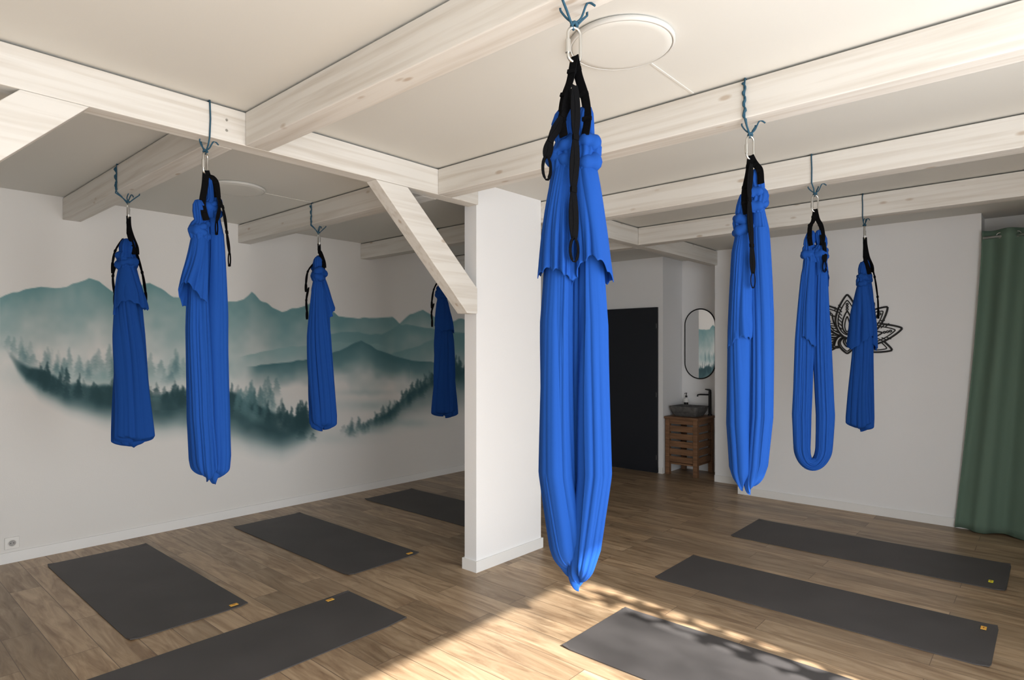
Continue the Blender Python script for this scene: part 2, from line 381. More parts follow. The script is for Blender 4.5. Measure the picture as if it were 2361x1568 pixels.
# ------------------------------------------------------------------ mats
def mat_obj(x0,x1,y0,y1,tag,tagc,label):
    x0,x1,y0,y1=[q*H for q in (x0,x1,y0,y1)]
    cx,cy=(x0+x1)/2,(y0+y1)/2
    e=empty('yoga_mat',(cx,cy,0),label=label,category='yoga mat',group='yoga mats')
    g=Geo(); nx,ny=12,30; hx,hy=(x1-x0)/2,(y1-y0)/2
    def zc(u,v):
        d=max(0,abs(u)-.86)/.14*max(0,abs(v)-.93)/.07; return .006+.006*d
    vs=[];fs=[]
    for lay in (0,1):
        for j in range(ny+1):
            for i in range(nx+1):
                u=-1+2*i/nx; v=-1+2*j/ny; x=u*hx; y=v*hy
                if abs(u)==1 and abs(v)==1: x*=1-.006/hx; y*=1-.006/hy
                z=zc(u,v)+(0 if lay else -.005); vs.append((x,y,z))
    W=nx+1; off=W*(ny+1)
    for j in range(ny):
        for i in range(nx):
            k=j*W+i; fs.append((off+k,off+k+1,off+k+1+W,off+k+W)); fs.append((k+W,k+W+1,k+1,k))
    for i in range(nx):
        fs.append((i,i+1,off+i+1,off+i)); k=ny*W+i; fs.append((k+1,k,off+k,off+k+1))
    for j in range(ny):
        k=j*W; fs.append((k+W,k,off+k,off+k+W)); k=j*W+nx; fs.append((k,k+W,off+k+W,off+k))
    g.add(vs,fs); g.obj('mat_sheet',M_matt,parent=e)
    if tag:
        tx,ty=tag; tx*=H;ty*=H
        w,l=(.046,.026)
        g=Geo().box(-w/2,w/2,-l/2,l/2,0.0,.003); o=g.obj('fabric_tag',tagc,parent=e,label='small stitched fabric label'); o.location=(tx-cx,ty-cy,.0085)
        g=Geo().box(-w*.22,w*.22,-l*.12,l*.12,0,.0006); o2=g.obj('tag_print',M_tagt,parent=o); o2.location=(0,0,.003)
    return e
mat_obj(3.26,3.69,.15,1.31,(3.35,.205),M_tagy,'dark grey yoga mat with a yellow tag')
mat_obj(2.44,2.83,.15,1.32,(2.77,.19),M_tag,'dark grey yoga mat with an orange tag')
mat_obj(1.665,2.08,.08,1.25,None,M_tag,'dark grey yoga mat lying in the sunlight')
mat_obj(.715,1.135,2.38,3.515,(1.085,2.405),M_tag,'dark grey yoga mat near the mural with orange tag')
mat_obj(1.565,1.976,2.345,3.48,(1.93,2.37),M_tag,'dark grey yoga mat near the mural with orange tag')
mat_obj(2.44,2.85,2.34,3.475,None,M_tag,'dark grey yoga mat partly behind the column')
mat_obj(.30,1.465,1.807,2.196,(1.36,2.165),M_tag,'dark grey yoga mat laid crosswise under the long beam')

# ------------------------------------------------------------------ hammocks
GX=[0,.10,.40,.75,.92,1]
def folds(TH,G_,ph,fine=1.0):
    """irregular soft cloth pleats as a radial multiplier offset"""
    W=TH+.42*np.sin(TH+ph[0])+.27*np.sin(2*TH+ph[1])+.13*np.sin(3*TH+ph[2])+.30*np.sin(2.3*G_+ph[3])+.10*np.sin(6*G_+TH+ph[7])
    am=.55+.45*np.sin(2*TH+2.7*G_+ph[4])*np.cos(3*TH-3.3*G_+ph[5])
    am2=.5+.5*np.sin(TH-4.1*G_+ph[6])
    am3=.6+.4*np.sin(3.0*G_+ph[9]+TH)
    return .22*am*(np.abs(np.sin(4.5*W))**.75-.62)+.20*am3*(np.abs(np.sin(2.0*W+.7*np.sin(2.6*G_+ph[8])))**.85-.6)+.05*am2*fine*(np.abs(np.sin(10.5*W+.6*G_))-.6)
def hammock(hx,hy,rotd,zb,S,RA,RB,zl,zr,tails,straps,danglers,beam_ax,seed,label,s0=.03,close=.05,zcar=2.49,seg=160,mode='loft',cl=.045,kscale=1.0,flaps=(),damp=.009,dw=.021,rag=.016,offa=0,offb=0,lift=.022):
    rnd=random.Random(seed); hx*=H;hy*=H
    R=math.radians(rotd); A=Vector((math.cos(R),math.sin(R),0)); B=Vector((-math.sin(R),math.cos(R),0))
    An=np.array(A);Bn=np.array(B)
    root=empty('aerial_yoga_hammock',(hx,hy,zb),label=label,category='aerial hammock',group='aerial yoga hammocks')
    def L(a,b,z): return A*a+B*b+Vector((0,0,z-zb))
    def tow(aa,bb,zz):
        P=aa[...,None]*An+bb[...,None]*Bn; P[...,2]+=zz-zb; return P
    VV=[];FF=[];base=0
    def emit(P,N,sg,closed=True,caps=(True,True)):
        nonlocal base
        VV.append(P.reshape(-1,3))
        kk=sg if closed else sg-1
        i=np.arange(N-1)[:,None]*sg; k=np.arange(kk)[None,:]; k2=(k+1)%sg
        F=np.stack([i+k,i+k2,i+sg+k2,i+sg+k],-1).reshape(-1,4)+base
        FF.extend(F.tolist())
        if closed and caps[0]: FF.append([base+x for x in range(sg)])
        if closed and caps[1]: FF.append([base+(N-1)*sg+x for x in range(sg)])
        base+=N*sg
    if mode=='loft':
        for sgn,zk in ((-1,zl),(1,zr)):
            zbt=zb+(0 if sgn>0 else lift)
            n=90; ph=[rnd.uniform(0,6.28) for _ in range(12)]
            TH=(2*np.pi*np.arange(seg)/seg)[None,:]
            q=np.linspace(0,1,n); z=zk+(zbt+cl-zk)*q
            zz=np.concatenate([z,zbt+cl-cl*np.sin(np.linspace(.12,1,14)*np.pi/2)])
            fr=np.concatenate([np.ones(n),np.cos(np.linspace(.12,.985,14)*np.pi/2)])
            gg=np.clip((zk-zz)/(zk-zb),0,1); N=len(zz)
            s=np.interp(gg,GX,S); ra=np.interp(gg,GX,RA)*fr; rb=np.interp(gg,GX,RB)*fr
            G_=gg[:,None]
            m_=1+np.clip(G_*5+.3,0,1)*folds(TH,G_,ph)*1.2
            cx=sgn*s+.005*np.sin(gg*5+ph[9])+offa*gg; cy=.008*np.sin(gg*4+ph[10])+offb*gg
            rg=(rag*np.sin(TH+ph[11])+.6*rag*np.sin(3*TH+ph[4])+.35*rag*np.abs(np.sin(5.5*TH+ph[3])))*np.clip((G_-.7)/.3,0,1)**2
            aa=cx[:,None]+ra[:,None]*np.cos(TH)*m_; bb=cy[:,None]+rb[:,None]*np.sin(TH)*m_; Z=zz[:,None]+rg
            emit(tow(aa,bb,Z),N,seg)
            for (fs_,t0,t1,g0) in flaps:
                if fs_!=sgn: continue
                sg2=46; T2_=np.linspace(t0,t1,sg2)[None,:]+.16*np.sin(G_*3+ph[2])+.06*np.sin(G_*8+ph[5])
                ph2=[p+1.7 for p in ph]
                m2=1.12+np.clip(G_*5+.3,0,1)*folds(T2_,G_,ph2,.5)*.6
                sel=gg>=g0
                aa=(cx[:,None]+ra[:,None]*np.cos(T2_)*m2)[sel]; bb=(cy[:,None]+rb[:,None]*np.sin(T2_)*m2)[sel]
                Z=(zz[:,None]+.01+.5*rag*np.sin(2*T2_+ph[6])*np.clip((G_-.7)/.3,0,1)**2)[sel]
                emit(tow(aa,bb,Z),int(sel.sum()),sg2,closed=False)
    else:
        for bi,(on,ob,kn_,kb_) in enumerate(((0.0,0.0,1.0,.95),(.22,-.30,.80,.60))):
            zbot=zb+(.0,.02)[bi]+.8*RA[-1]
            n=70; pa=[];pz=[];gg=[]
            def sv(zk,z):
                gq=(zk-z)/(zk-zb); return float(np.interp(gq,GX,S)),gq
            for i in range(n):
                q=i/(n-1); z=zl+(zbot+close-zl)*q; s,gq=sv(zl,z); pa.append(-s);pz.append(z);gg.append(gq)
            send=-pa[-1]
            for i in range(1,26):
                an=math.pi*i/26; pa.append(-send*math.cos(an)); z=zbot+close*(1-math.sin(an)); pz.append(z); gg.append((zl-z)/(zl-zb))
            for i in range(n):
                q=1-i/(n-1); z=zr+(zbot+close-zr)*q; s,gq=sv(zr,z); pa.append(s);pz.append(z);gg.append(gq)
            pa=np.array(pa);pz=np.array(pz);gg=np.clip(np.array(gg),0,1); N=len(pa)
            ta=np.gradient(pa);tz=np.gradient(pz); l=np.hypot(ta,tz)+1e-9; ta/=l;tz/=l; na,nz=tz,-ta
            ra=np.interp(gg,GX,RA);rb=np.interp(gg,GX,RB)
            ph=[rnd.uniform(0,6.28) for _ in range(12)]
            bl=1/(1+np.exp(-(np.arange(N)-N/2)/4.0))
            TH=(2*np.pi*np.arange(seg)/seg)[None,:]; G_=gg[:,None]+1.1*bl[:,None]
            m_=1+np.clip(gg[:,None]*5+.25,0,1)*folds(TH,G_,ph)*1.2
            nn=(on*ra)[:,None]+kn_*ra[:,None]*np.cos(TH)*m_
            bb=(ob*rb)[:,None]+kb_*rb[:,None]*np.sin(TH)*m_+(offb*gg)[:,None]
            aa=pa[:,None]+na[:,None]*nn+(.004*np.sin(gg*6+seed)+offa*gg)[:,None]; Z=pz[:,None]+nz[:,None]*nn
            emit(tow(aa,bb,Z),N,seg)
    g=Geo(); g.v=np.concatenate(VV).tolist(); g.f=FF
    g.obj('fabric_sling',M_blue,parent=root,smooth=True)
    for sgn,zk in ((-1,zl),(1,zr)):
        K=kscale
        g=Geo(); sg=72; prof=[(.004,.140),(.015,.135),(.025,.115),(.031,.085),(.029,.055),(.025,.04),(.034,.026),(.040,.004),(.041,-.02),(.036,-.045),(.030,-.060)]
        pp=[rnd.uniform(0,6.28) for _ in range(4)]; vs=[]
        for j,(r,z) in enumerate(prof):
            for k in range(sg):
                th=2*math.pi*k/sg
                m_=1+.20*(abs(math.sin(2.5*th+pp[0]))**.8-.6)+.16*(abs(math.sin(6.5*th+pp[1]))-.6)
                vs.append(L(sgn*s0+K*r*math.cos(th)*m_+.006*math.sin(z*40+pp[3]), K*r*math.sin(th)*m_, zk+z+.012*math.sin(th+pp[2])*(1 if 4<j<10 else 0)))
        fs=[(j*sg+k,j*sg+(k+1)%sg,(j+1)*sg+(k+1)%sg,(j+1)*sg+k) for j in range(len(prof)-1) for k in range(sg)]
        fs.append(tuple(range(sg)))
        g.add(vs,fs)
        for zz,rr,tl,tr_ in ((.012,.029,.65,.019),(-.020,.031,-.40,.020)):
            ring=[L(sgn*s0+K*rr*math.cos(t),K*rr*math.sin(t),zk+zz+tl*rr*math.cos(t+pp[2])) for t in [2*math.pi*i/48 for i in range(48)]]
            g.tube(ring,[K*(tr_+.006*math.sin(2*i*2*math.pi/48+pp[1])+.0025*math.sin(7*i*2*math.pi/48)) for i in range(48)],12,closed=True)
        g.obj('fabric_knot',M_blue,parent=root,smooth=True)
    for (sgn,zh,da,db,r1a,r1b) in tails:
        zk=(zl if sgn<0 else zr)-.02; sg=200; rows=44; ph=[rnd.uniform(0,6.28) for _ in range(12)]
        q=np.linspace(0,1,rows+1)[:,None]; TH=(2*np.pi*np.arange(sg)/sg)[None,:]
        e=q**.6; ra=.030+(r1a-.030)*e; rb=.030+(r1b-.030)*e
        m_=1+np.clip(.35+q,0,1)*folds(TH,q*.8,ph,.8)*1.3
        z=zk+(zh-zk)*q+q*q*(.040*np.sin(TH+ph[3])+.026*np.sin(2*TH+ph[4])+.012*np.abs(np.sin(5.5*TH+ph[5])))
        VV=[];FF=[];base=0
        emit(tow(sgn*s0+da*q+ra*np.cos(TH)*m_,db*q+rb*np.sin(TH)*m_,z),rows+1,sg,caps=(False,False))
        g=Geo(); g.v=VV[0].tolist(); g.f=FF
        o=g.obj('fabric_tail',M_blue,parent=root,smooth=True)
        m=o.modifiers.new('thick','SOLIDIFY'); m.thickness=.002
    # carabiner
    g=Geo(); pts=[]; Rr=.020; hh=.030; zc=zcar-.05
    CA=(A*.9+B*.44).normalized()
    for i in range(40):
        t=2*math.pi*i/40; x=Rr*math.cos(t); z=Rr*math.sin(t)+(hh if math.sin(t)>=0 else -hh)
        pts.append(CA*x+Vector((0,0,zc+z-zb)))
    g.tube(pts,.0048,10,closed=True)
    car=g.obj('carabiner',M_steel,parent=root,smooth=True)
    g=Geo().tube([CA*(-Rr)+Vector((0,0,zc-.026-zb)),CA*(-Rr)+Vector((0,0,zc+.012-zb))],.0078,14)
    g.obj('gate_sleeve',M_steel,parent=car,smooth=False,label='knurled steel screw gate')
    # rope
    g=Geo(); hw=(BW if beam_ax=='y' else .10)/2+.005; U_=Vector((-1,0,0)) if beam_ax=='y' else Vector((0,-1,0))
    D_=Vector((0,1,0)) if beam_ax=='y' else Vector((1,0,0))
    zt=BT+.0046
    j=lambda s:rnd.uniform(-s,s)
    loop=[(0,zt),(hw,zt),(hw,zt-.03),(hw,(zt+BB)/2),(hw,BB-.003),(hw*.55,BB-.03),(0.002,zcar-.006),(-hw*.55,BB-.03),(-hw,BB-.003),(-hw,(zt+BB)/2),(-hw,zt-.03),(-hw,zt)]
    pts=[U_*a+D_*(j(.003))+Vector((0,0,z-zb)) for a,z in loop]
    g.tube(pts,.0038,8,closed=True)
    if seed in (2,6,7):
        pts=[];rr=[]
        for i in range(26):
            q=i/25; z=zt-.02+(BB-.01-(zt-.02))*q
            pts.append(U_*(hw+.004+.003*math.sin(q*19))+D_*(.006*math.sin(q*21+seed))+Vector((0,0,z-zb))); rr.append(.0038+.0040*max(0,math.sin(q*24+seed))**2)
        for q in (.4,.8,1.0):
            pts.append(U_*(hw*(1-q))+Vector((0,0,BB-.01+(zcar+.004-BB+.01)*q-zb))); rr.append(.004)
        g.tube(pts,rr,8)
    for sd in (-1,1):
        e0=Vector((0,0,zcar+.012-zb)); g.tube(smooth_path([e0,e0+A*sd*.02+Vector((0,0,.015)),e0+A*sd*.038+B*-.01+Vector((0,0,.042+.01*sd)),e0+A*sd*(.05+.01*sd)+B*-.015+Vector((0,0,.040))],4),.0033,7)
    kn=[Vector((.008*math.cos(t),.008*math.sin(t),zcar+.008-zb+.004*math.sin(2*t))) for t in [2*math.pi*i/16 for i in range(16)]]
    g.tube(kn,.005,8,closed=True)
    g.obj('rope',M_rope,parent=root,smooth=True,label='knotted dark blue cord')
    for pl in straps:
        P=smooth_path([L(*p) for p in pl],6); g=Geo()
        g.ribbon(P,.024,A*.85-B*.5); P2=[p-B*.006+A*.003 for p in P]; g.ribbon(P2,.022,A*.75-B*.6)
        for k in range(4,len(P)-2,7):
            t=(P[k+1]-P[k-1]).normalized(); g.ribbon([P[k]-t*.006-B*.003,P[k]+t*.006-B*.003],.026,A*.85-B*.5,.011)
        g.obj('webbing_strap',M_strap,parent=root)
    for pl in danglers:
        P=smooth_path([L(*p) for p in pl],10); g=Geo(); n=len(P); per=10; amp=damp
        for sd in (-1,1):
            Q=[P[i]+A*sd*amp*abs(math.sin(math.pi*i/per)) +B*sd*amp*.6*abs(math.sin(math.pi*i/per)) for i in range(n)]
            g.ribbon(Q,dw,B*.6+A*.8)
        for k in range(per,n-1,per):
            t=(P[k+1]-P[k-1]).normalized(); g.ribbon([P[k]-t*.008,P[k]+t*.008],dw+.001,B*.6+A*.8,.009)
        c=P[-1]
        ring=[c+A*(.011*math.sin(t))+B*(.006*math.sin(t))+Vector((0,0,-.030+.032*math.cos(t))) for t in [2*math.pi*i/18 for i in range(19)]]
        g.ribbon(ring,.014,B*.9+A*.4)
        g.obj('webbing_strap',M_strap,parent=root,label='dangling black daisy-chain strap with loops')
    return root

zc0=2.395; FR=-math.pi/2
def std_straps(zl,zr,s0=.03):
    return [[(0,0,zc0+.01),(-.012,-.005,zc0-.06),(-s0,-.012,zl+.16),(-s0-.006,-.034,zl+.09),(-s0,-.040,zl+.04)],
            [(0,0,zc0+.01),(.012,0,zc0-.05),(s0,-.01,zr+.16),(s0+.006,-.034,zr+.09),(s0,-.040,zr+.04)]]
hammock(.945,.677,-54.4,.877,[.030,.040,.051,.047,.020,.006],[.024,.036,.049,.053,.047,.028],[.024,.040,.060,.066,.052,.032],2.12,2.12,
  [(-1,1.785,-.020,-.012,.054,.070),(1,1.745,.020,-.010,.054,.070)],
  std_straps(2.12,2.12),
  [[(-.01,-.03,2.30),(-.03,-.045,2.22),(-.066,-.05,2.15),(-.078,-.045,2.10)],[(.002,-.05,2.30),(.004,-.060,2.15),(-.002,-.070,2.0),(.0,-.080,1.86)]],
  'y',1,'royal blue aerial hammock whose lower tip is sunlit',seg=220,flaps=((-1,FR-1.3,FR+.25,.1),(1,FR-.2,FR+1.1,.15)),damp=.006,dw=.018,cl=.045,rag=.022,offa=.004,lift=.035)
hammock(1.755,.647,-52,.94,[.03,.036,.042,.046,.034,.018],[.022,.038,.047,.050,.048,.036],[.020,.038,.050,.060,.056,.044],2.10,2.21,
  [(-1,1.60,-.016,-.01,.050,.056)],
  [[(0,0,zc0+.01),(-.01,-.005,2.33),(-.028,-.012,2.25),(-.034,-.03,2.19),(-.03,-.042,2.14)],[(0,0,zc0+.01),(.012,0,2.38),(.02,-.01,2.36),(.03,-.03,2.33),(.03,-.042,2.27)]],
  [[(-.005,-.03,2.36),(-.02,-.05,2.2),(-.015,-.068,2.0),(-.012,-.075,1.88)]],
  'y',2,'royal blue aerial hammock with one tail, over a mat',seg=200,flaps=((1,FR-.9,FR+.5,.1),),damp=.006,cl=.06,rag=.024,offa=-.010)
hammock(2.588,.702,-66,.83,[.03,.036,.048,.066,.060,.042],[.022,.036,.050,.050,.044,.032],[.022,.034,.044,.05,.052,.048],2.14,2.14,
  [(-1,1.62,-.014,-.01,.050,.050),(1,1.98,.012,0,.038,.04)],std_straps(2.14,2.14),
  [[(.03,-.03,2.24),(.045,-.04,2.16),(.045,-.045,2.08)]],
  'y',3,'royal blue aerial hammock with a slit between strands',close=.12,mode='u',seg=150,damp=.006,offa=-.020)
hammock(3.393,.696,-8,.95,[.03,.03,.032,.030,.022,.016],[.022,.032,.036,.038,.038,.034],[.022,.044,.062,.078,.086,.086],2.08,2.10,
  [(-1,1.62,-.005,.025,.050,.088),(1,1.60,.005,.01,.045,.08)],std_straps(2.08,2.10),
  [[(.0,-.04,2.22),(.0,-.07,2.1),(0,-.09,1.95),(0,-.095,1.85)]],
  'y',4,'royal blue aerial hammock hanging before the lotus wall',damp=.006,cl=.03,offb=.030)
hammock(.795,1.955,15,.94,[.03,.036,.042,.044,.036,.026],[.022,.036,.048,.050,.048,.042],[.022,.040,.056,.068,.076,.072],2.12,2.24,
  [(-1,1.79,-.05,-.02,.052,.058)],
  [[(0,0,zc0+.01),(-.01,-.005,2.33),(-.028,-.012,2.25),(-.034,-.03,2.2),(-.03,-.042,2.16)],[(0,0,zc0+.01),(.012,0,2.38),(.02,-.01,2.38),(.03,-.03,2.35),(.03,-.042,2.28)]],
  [[(.03,-.03,2.32),(.055,-.05,2.24),(.07,-.06,2.12),(.085,-.06,2.02)],[(.02,-.04,2.34),(.03,-.06,2.24),(.01,-.065,2.16)]],
  'x',5,'royal blue aerial hammock tied to the long beam',seg=200,flaps=((1,FR-1.0,FR+.5,.1),),cl=.045,rag=.028,offa=.030)
sS=[.03,.03,.03,.028,.022,.018]; sA=[.022,.032,.036,.040,.040,.036]
hammock(.855,2.86,58,.947,sS,sA,[.024,.048,.078,.100,.110,.114],2.12,2.13,
  [(-1,1.80,-.01,-.03,.058,.090)],std_straps(2.12,2.13),
  [[(.0,.03,2.26),(-.02,.065,2.18),(-.02,.08,2.10)],[(-.02,.05,2.12),(-.03,.075,2.02),(-.03,.065,1.90)],[(0,-.04,2.2),(0,-.08,2.05),(0,-.10,1.92)]],
  'y',6,'dark blue aerial hammock near the mural with single tail',kscale=1.2,cl=.03,damp=.008,offb=-.030)
hammock(1.73,2.86,50,.92,sS,sA,[.024,.052,.082,.096,.102,.096],2.16,2.18,
  [(1,1.86,.01,-.04,.055,.08)],std_straps(2.16,2.18),
  [[(.0,.03,2.26),(-.02,.08,2.18),(-.02,.095,2.08)],[(-.02,.075,2.05),(-.03,.09,1.95),(-.03,.085,1.86)]],
  'y',7,'dark blue aerial hammock between mural and long beam',kscale=1.2,cl=.04,damp=.008,offb=-.030)
hammock(2.60,2.872,40,.91,sS,sA,[.024,.055,.090,.104,.116,.118],2.10,2.13,
  [(-1,1.75,-.01,-.03,.055,.09)],std_straps(2.10,2.13),
  [[(.0,.03,2.24),(-.02,.08,2.14),(-.02,.10,2.02)],[(-.02,.08,2.0),(-.03,.10,1.92),(-.03,.095,1.84)]],
  'y',8,'dark blue aerial hammock partly behind the column',kscale=1.2,cl=.03,damp=.008,offb=-.020)

# ------------------------------------------------------------------ ceiling lights
for cx,cy,xe,lab in ((1.315*H,.80*H,1.716*H,'round flat white ceiling light between beams'),(1.30*H,2.86*H,1.69*H,'round flat white ceiling light near the mural')):
    e=empty('ceiling_light',(cx,cy,CEIL-.024),label=lab,category='ceiling light',group='ceiling lights')
    r=.20
    Geo().lathe([(r-.006,.023),(r,.019),(r,.010),(r-.004,.004),(r-.009,.0025),(r-.010,.005),(r-.011,.018)],72).obj('light_body',M_lampb,parent=e,smooth=True)
    Geo().lathe([(r-.0115,.016),(r-.0115,.005),(r-.015,.0025),(r-.04,.001),(.001,.0)],72).obj('diffuser',M_lamp,parent=e,smooth=True)
    recenter(Geo().box(cx+r-.002,xe-.002,cy-.005,cy+.005,CEIL-.004,CEIL-.0005).obj('cable_trunking',M_ceil,bevel=.001,label='thin cream cable trunking on the ceiling',category='cable trunking'))

# ------------------------------------------------------------------ outlet
e=empty('wall_outlet',(.618*H,YN,.143),label='white round wall socket above the baseboard',category='power outlet')
Geo().box(-.043,.043,-.012,-.0005,-.043,.043).obj('cover_plate',M_white,parent=e,bevel=.004)
def disc_y(r,y0,y1,cx=0,cz=0,seg=32):
    return Geo().tube([(cx,y0,cz),(cx,y1,cz)],r,seg)
ring=[(.024*math.cos(t),-.0135,.024*math.sin(t)) for t in [2*math.pi*i/32 for i in range(32)]]
Geo().tube(ring,.003,8,closed=True).obj('socket_ring',M_white,parent=e,smooth=True)
disc_y(.022,-.0130,-.0121).obj('socket_well',mat('socket_grey',(.35,.34,.33),.5),parent=e)
for sx in (-.009,.009): disc_y(.003,-.0138,-.0128,sx,0,12).obj('socket_hole',M_blk,parent=e)

# ------------------------------------------------------------------ alcove
kx0,kx1,ky0,ky1,kz=4.565*H,4.885*H,2.095*H,2.368*H,.725
e=empty('washstand',((kx0+kx1)/2,(ky0+ky1)/2,0),label='slatted brown wooden washstand with open legs',category='cabinet')
ox,oy=(kx0+kx1)/2,(ky0+ky1)/2; hx,hy=(kx1-kx0)/2,(ky1-ky0)/2
Geo().box(-hx-.015,hx,-hy-.015,hy+.008,kz-.03,kz).obj('tabletop',M_teak,parent=e,bevel=.004)
for sx in (-1,1):
    for sy in (-1,1):
        Geo().box(min(sx*hx,sx*(hx-.055)),max(sx*hx,sx*(hx-.055)),min(sy*hy,sy*(hy-.055)),max(sy*hy,sy*(hy-.055)),0,kz-.031).obj('leg',M_teak,parent=e,bevel=.003)
g=Geo(); zs=[.16,.255,.35,.445,.54]
for z in zs: g.box(-hx+.012,-hx+.028,-hy+.056,hy-.056,z,z+.072)
g.box(-hx+.010,-hx+.03,-hy+.056,hy-.056,.635,kz-.032)
g.obj('front_slats',M_teak,parent=e,bevel=.002)
g=Geo()
for z in zs: g.box(-hx+.056,hx-.056,-hy+.012,-hy+.028,z,z+.072)
g.box(-hx+.056,hx-.056,-hy+.010,-hy+.03,.635,kz-.032)
g.obj('side_slats',M_teak,parent=e,bevel=.002)
Geo().box(-hx+.03,hx-.03,-hy+.03,hy-.03,.13,.15).obj('shelf',M_teak,parent=e)
e=empty('washbasin',(ox-.02,oy+.0,kz+.001),label='dark grey stone vessel basin on the washstand',category='sink')
def rrect(hx,hy,r,z,n=6):
    out=[]
    for cx,cy,a0 in ((hx-r,hy-r,0),(-hx+r,hy-r,90),(-hx+r,-hy+r,180),(hx-r,-hy+r,270)):
        for i in range(n+1):
            a=math.radians(a0+90*i/n); out.append((cx+r*math.cos(a),cy+r*math.sin(a),z))
    return out
secs=[rrect(.13,.14,.03,0),rrect(.165,.175,.04,.06),rrect(.18,.19,.04,.115),rrect(.18,.19,.04,.125),rrect(.160,.170,.035,.125),rrect(.14,.15,.035,.06),rrect(.09,.10,.03,.025)]
vs=[p for s in secs for p in s]; n=len(secs[0]); fs=[(j*n+i,j*n+(i+1)%n,(j+1)*n+(i+1)%n,(j+1)*n+i) for j in range(len(secs)-1) for i in range(n)]
fs.append(tuple(range(n))[::-1]); fs.append(tuple((len(secs)-1)*n+i for i in range(n)))
Geo().add(vs,fs).obj('basin_bowl',M_stone,parent=e,smooth=False,bevel=.003)
Geo().tube([(0,0,.0255),(0,0,.030)],.02,20).obj('drain',M_blkm,parent=e)
fx,fy=kx1-.045,ky0+.035
e=empty('tap',(fx,fy,kz),label='tall matt black mixer tap behind the basin',category='faucet')
g=Geo().tube([(0,0,.001),(0,0,.012)],.028,20); g.tube([(0,0,.012),(0,0,.30)],.019,20); g.obj('tap_body',M_blkm,parent=e,smooth=False)
dv=Vector((-.35,.94,0)).normalized()
g=Geo().tube([Vector((0,0,.262)),dv*.12+Vector((0,0,.262)),dv*.148+Vector((0,0,.257)),dv*.152+Vector((0,0,.235))],.010,12); g.obj('spout',M_blkm,parent=e)
Geo().tube([Vector((0,0,.30)),Vector((0,0,.32)),Vector((0,0,.322)),dv*.06+Vector((0,0,.33))],[.017,.017,.012,.006],12).obj('lever',M_blkm,parent=e)
e=empty('soap_dispenser',(kx1-.05,ky1-.07,kz),label='white soap bottle with black pump beside the basin',category='soap dispenser')
Geo().lathe([(.028,.001),(.031,.005),(.031,.185),(.026,.198),(.012,.204),(.012,.214)],28).obj('bottle',M_white,parent=e,smooth=True)
g=Geo().lathe([(.014,.214),(.014,.236),(.005,.238),(.005,.262),(.011,.263),(.011,.272)],20); g.tube([(0,0,.268),(-.045,.0,.268),(-.05,0,.26)],.004,8); g.obj('pump',M_blkm,parent=e,smooth=False)
g=Geo(); n=20; vs=[]
for z in (.05,.15):
    for i in range(n+1):
        a=math.radians(120+140*i/n); vs.append((.0316*math.cos(a),.0316*math.sin(a),z))
g.add(vs,[(i,i+1,n+2+i,n+1+i) for i in range(n)]).obj('bottle_label',M_blkm,parent=e)
my,mw,mz0,mz1=2.218*H,.205,1.185,2.085
e=empty('wall_mirror',(XN,my,mz0),label='tall pill-shaped mirror with thin black frame',category='mirror')
def pill(w,z0,z1,n=20):
    out=[]
    for i in range(n+1):
        a=math.pi*i/n; out.append((w*math.cos(a),z1-mw+w*math.sin(a)))
    for i in range(n+1):
        a=math.pi+math.pi*i/n; out.append((w*math.cos(a),z0+mw+w*math.sin(a)))
    return out
g=Geo().prism(pill(mw-.004,0,mz1-mz0),'x',-.016,-.003); g.obj('mirror_glass',M_mirror,parent=e)
g=Geo().tube([(-.013,p[0],p[1]) for p in pill(mw,0,mz1-mz0)],.0085,8,closed=True); g.obj('mirror_frame',M_blkm,parent=e,smooth=True)

# ------------------------------------------------------------------ lotus
ly,lz=.97*H,1.09*H
g=Geo(); done=[]
def inside(p,poly):
    x,y=p;c=False;n=len(poly)
    for i in range(n):
        x1,y1=poly[i];x2,y2=poly[(i+1)%n]
        if (y1>y)!=(y2>y) and x<(x2-x1)*(y-y1)/(y2-y1)+x1: c=not c
    return c
def stroke(pts,r):
    run=[]
    def flush():
        nonlocal run
        if len(run)>1: g.tube([(-.010,-a,b) for a,b in run],r,6)
        run=[]
    for p in pts:
        if any(inside(p,q) for q in done): flush()
        else: run.append(p)
    flush()
def petal(ang,l0,l1,w,base=(0,0),lines=3,curve=0.0):
    L_=l1-l0
    def P(l,o):
        aa=math.radians(ang+curve*(l-l0)/L_); c,s_=math.cos(aa),math.sin(aa)
        return (base[0]+l*c-o*s_, base[1]+l*s_+o*c)
    def half(sc,a,b):
        return [(l0+L_*(a+(b-a)*t), sc*w*(math.sin(math.pi*t**.85)**.75)*(1-.25*t)) for t in [i/40 for i in range(41)]]
    o=half(1,0,1); poly=[P(a,b) for a,b in o]+[P(a,-b) for a,b in reversed(o)]
    stroke([P(a,b) for a,b in o],.0085); stroke([P(a,-b) for a,b in o],.0085)
    if lines>0:
        o=half(.78,.07,.87)
        stroke([P(a,b) for a,b in o],.0048); stroke([P(a,-b) for a,b in o],.0048)
    if lines>1:
        o=half(.42,.10,.62)
        stroke([P(a,b) for a,b in o],.0066); stroke([P(a,-b) for a,b in o],.0066)
        o=half(.20,.14,.50)
        stroke([P(a,b) for a,b in o],.0048); stroke([P(a,-b) for a,b in o],.0048)
    if lines>2:
        for t in (.20,.28,.36,.44,.52,.60,.68):
            for s_ in (-1,1): stroke([P(l0+L_*(t+.09*k/6),s_*w*(.40+(.34-.10*t)*k/6)) for k in range(7)],.0045)
        for t in (.66,.72,.78): stroke([P(l0+L_*t+.009*math.cos(a_),.009*math.sin(a_)) for a_ in [2*math.pi*k/12 for k in range(13)]],.0045)
    done.append(poly)
petal(90,-.02,.40,.115,lines=3)
petal(-90,.0,.17,.085,lines=2)
